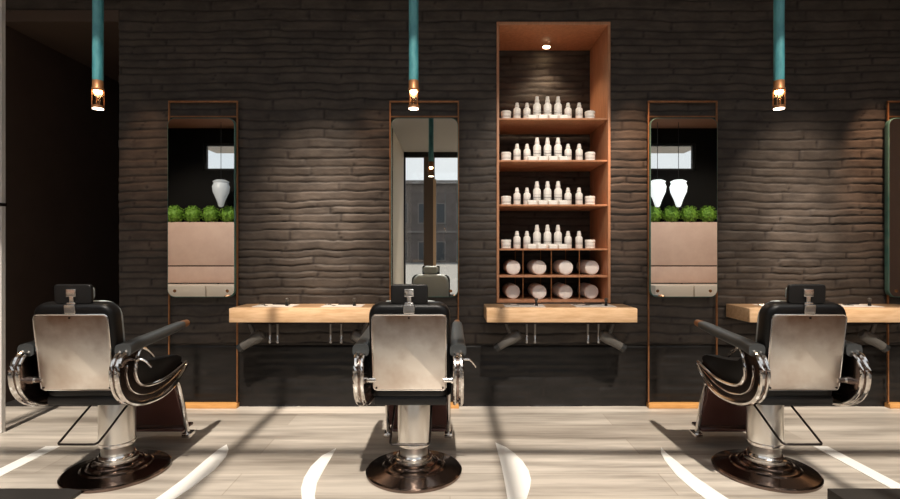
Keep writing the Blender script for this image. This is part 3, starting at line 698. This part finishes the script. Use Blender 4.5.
# ------------------------------------------------------------ waiting side seen in the outer mirrors
def bush(bm, c, R, n=260):
    rnd = random.Random(int(c[0] * 1000)); t = bmesh.new(); bmesh.ops.create_icosphere(t, subdivisions=2, radius=R * .82); merge(bm, t, Matrix.Translation(c))
    for _ in range(n):
        d = Vector((rnd.gauss(0, 1), rnd.gauss(0, 1), rnd.gauss(0, 1))).normalized(); p = Vector(c) + d * R * rnd.uniform(.8, 1.03)
        a = d.orthogonal().normalized(); a.rotate(Matrix.Rotation(rnd.uniform(0, 6.28), 3, d)); b = d.cross(a); s = R * .16
        vs = [bm.verts.new(p + a * s), bm.verts.new(p + b * s * .5 + d * s * .6), bm.verts.new(p - a * s), bm.verts.new(p - b * s * .5 + d * s * .5)]
        bm.faces.new(vs)
for s, nm in ((-1, 'left'), (1, 'right')):
    a, b = (-6.78, -4.3) if s < 0 else (4.3, 6.78)
    t = thing('banquette', 'rosy panelled banquette with planter top, reflected in the %s' % ('leftmost mirror' if s < 0 else 'mirror right of the shelves'), 'bench', ((a + b) / 2, FY, 0), 0, 'panelled banquettes by the front windows')
    w = (b - a) / 2
    bm = new(); box(bm, -w, w, .02, .32, 1.05, 2.01, .004); obj('upper_panel', bm, M['pink_wood'], t)
    bm = new(); box(bm, -w, w, .03, .30, 1.02, 1.05); obj('shadow_gap', bm, M['mullion'], t)
    bm = new(); box(bm, -w, w, .02, .32, .66, 1.02, .004); obj('lower_panel', bm, M['pink_wood'], t)
    bm = new(); box(bm, -w, w, .02, .34, .0, .60); obj('plinth', bm, M['pink_wood'], t)
    bm = new(); n = 3
    for k in range(n):
        x0 = -w + 2 * w * k / n; bm = new(); box(bm, x0 + .01, x0 + 2 * w / n - .01, .34, .95, .34, .64, .02); obj('seat_cushion', bm, M['cushion'], t)
    bm = new(); box(bm, -w, w, .34, .90, .0, .34); obj('seat_base', bm, M['cushion'], t)
    xs_ = [s * (6.57 - .405 * q) for q in range(6)]
    if s > 0: xs_ = xs_[::-1]
    for k, x in enumerate(xs_):
        R = random.uniform(.19, .2); bm = new(); bush(bm, (0, 0, 0), R)
        o = obj('round_bush', bm, M['leaf'], smooth=False, loc=(x, FY + .235, 2.01 + R * .93))
        o['_k'] = 1; del o['_k']
        tag(o, 'round green bush on the %s banquette, number %s from its outer end' % (nm, ['one', 'two', 'three', 'four', 'five', 'six', 'seven'][k if s < 0 else len(xs_) - 1 - k]), 'bush', 'round bushes on the banquettes')
def lantern(x, y, z0, z1, m, lab):
    t = thing('hanging_lantern', lab, 'lantern', (x, y, 0), 0, 'vase-shaped lanterns before the front wall')
    h = z1 - z0
    bm = new(); lathe(bm, [(.03, z0), (.05, z0 + .02), (.09, z0 + h * .25), (.165, z0 + h * .55), (.18, z0 + h * .75), (.15, z0 + h * .88), (.17, z0 + h * .94), (.10, z1)], seg=28); obj('shade', bm, m, t)
    bm = new(); tube(bm, [(0, 0, z1), (0, 0, CEIL)], .006, 6); obj('cord', bm, M['blackplastic'], t)
LY = FY + .55; LZ = 2 * MIRY - LY
for px, m, lab in ((221, M['lantern_off'], 'grey vase-shaped lantern seen in the leftmost mirror'), (657.5, M['lantern'], 'white vase-shaped lantern, leftmost in the mirror right of the shelves'),
                   (678.5, M['lantern'], 'white vase-shaped lantern, middle one in the mirror right of the shelves'), (701.5, M['lantern_off'], 'vase-shaped lantern nearest the right edge of the mirror beside the shelves')):
    if px > 700: continue
    lantern((px - 450) * LZ / F, LY, EYE + (249.5 - 207) * LZ / F, EYE + (249.5 - 180) * LZ / F, m, lab)

# ------------------------------------------------------------ light
def spot(x, y, z, tx, ty, tz, e, ang, blend=.8, col=(1, .70, .45), r=.03):
    l = bpy.data.lights.new('spot_light', 'SPOT'); l.energy = e; l.spot_size = math.radians(ang); l.spot_blend = blend; l.color = col; l.shadow_soft_size = r
    o = bpy.data.objects.new('spot_light', l); COL.objects.link(o); o.location = (x, y, z)
    o.rotation_euler = (Vector((tx, ty, tz)) - Vector((x, y, z))).to_track_quat('-Z', 'Y').to_euler()
S = 1.0
for px in (322, 796): spot(wx(px), 2.7, 4.12, wx(px), WY, 1.50, 620 * S, 15, 1.0, (1, .84, .68)); spot(wx(px), 2.9, 4.12, wx(px), WY, 1.45, 720 * S, 32, 1.0, (1, .80, .62))
for px, e in ((150, 190), (378, 150), (631, 620), (872, 620)): spot(wx(px), 3.55, 4.12, wx(px), WY + .02, 2.0, e * S, 19, 1.0, (1, .58, .34))
spot(.945, 4.98, 3.375, .925, 4.75, 2.0, 27 * S, 110, .6, (1, .74, .5), .035)
for x in (-2.112, -.218, 1.974): spot(x, PY, 2.235, x, PY, 0, 12 * S, 120, .7, (1, .75, .5), .03)

sun = bpy.data.lights.new('sun', 'SUN'); sun.energy = 6.4; sun.angle = math.radians(1.2); sun.color = (1, .89, .77)
so = bpy.data.objects.new('sun', sun); COL.objects.link(so)
so.rotation_euler = Vector((-.10, 1.0, -1.43)).to_track_quat('-Z', 'Y').to_euler()
W = bpy.data.worlds.new('sky'); scn.world = W; W.use_nodes = True; nt = W.node_tree
bg = nt.nodes['Background']; tc = nt.nodes.new('ShaderNodeTexCoord'); n = nt.nodes.new('ShaderNodeTexNoise'); n.inputs['Scale'].default_value = 2.5; n.inputs['Detail'].default_value = 5
r = nt.nodes.new('ShaderNodeValToRGB'); r.color_ramp.elements[0].color = (.70, .76, .84, 1); r.color_ramp.elements[1].color = (.98, .98, 1, 1); r.color_ramp.elements[0].position = .3; r.color_ramp.elements[1].position = .65
nt.links.new(tc.outputs['Generated'], n.inputs['Vector']); nt.links.new(n.outputs['Fac'], r.inputs[0]); nt.links.new(r.outputs[0], bg.inputs['Color']); bg.inputs['Strength'].default_value = 1.15
def portal(x0, x1, a0, a1, pos, horiz):
    l = bpy.data.lights.new('portal', 'AREA'); l.shape = 'RECTANGLE'; l.size = x1 - x0; l.size_y = a1 - a0; l.cycles.is_portal = True
    o = bpy.data.objects.new('portal', l); COL.objects.link(o)
    if horiz: o.location = ((x0 + x1) / 2, (a0 + a1) / 2, pos)
    else: o.location = ((x0 + x1) / 2, pos, (a0 + a1) / 2); o.rotation_euler = (PI / 2, 0, 0)
    return o
portal(SX[0], SX[1], SKY[0], SKY[1], CEIL + .13, True)
for a, b, c, d in big + hi:
    o = portal(a, b, c, d, FY - .22, False); o.rotation_euler = Vector((0, 1, 0)).to_track_quat('-Z', 'Y').to_euler()
o = portal(AL, AR, .1, 4.05, -5.82, False); o.rotation_euler = Vector((0, 1, 0)).to_track_quat('-Z', 'Y').to_euler()

for x in (-5.5, 5.5): spot(x, .9, 4.1, x * 1.0, -2.3, 1.4, 420, 62, .7, (1, .86, .72), .1)  # added ceiling spots without fixtures, brightening the banquettes
spot(.9, 2.25, 4.1, .92, 4.7, 1.75, 420, 36, .9, (1, .86, .72), .05)  # extra unseen spot added to whiten the goods in the niche
# ------------------------------------------------------------ camera
cam = bpy.data.cameras.new('camera'); cam.sensor_width = 36; cam.lens = 20.4; cam.clip_start = .02; cam.clip_end = 300
co = bpy.data.objects.new('camera', cam); COL.objects.link(co); co.location = (0, 0, EYE); co.rotation_euler = (PI / 2, 0, 0)
scn.camera = co
vs = scn.view_settings; vs.view_transform = 'Standard'; vs.look = 'None'; vs.gamma = 1; vs.use_curve_mapping = False; vs.exposure = 0.0
scn.cycles.use_denoising = True
scn.cycles.max_bounces = 10; scn.cycles.transparent_max_bounces = 12
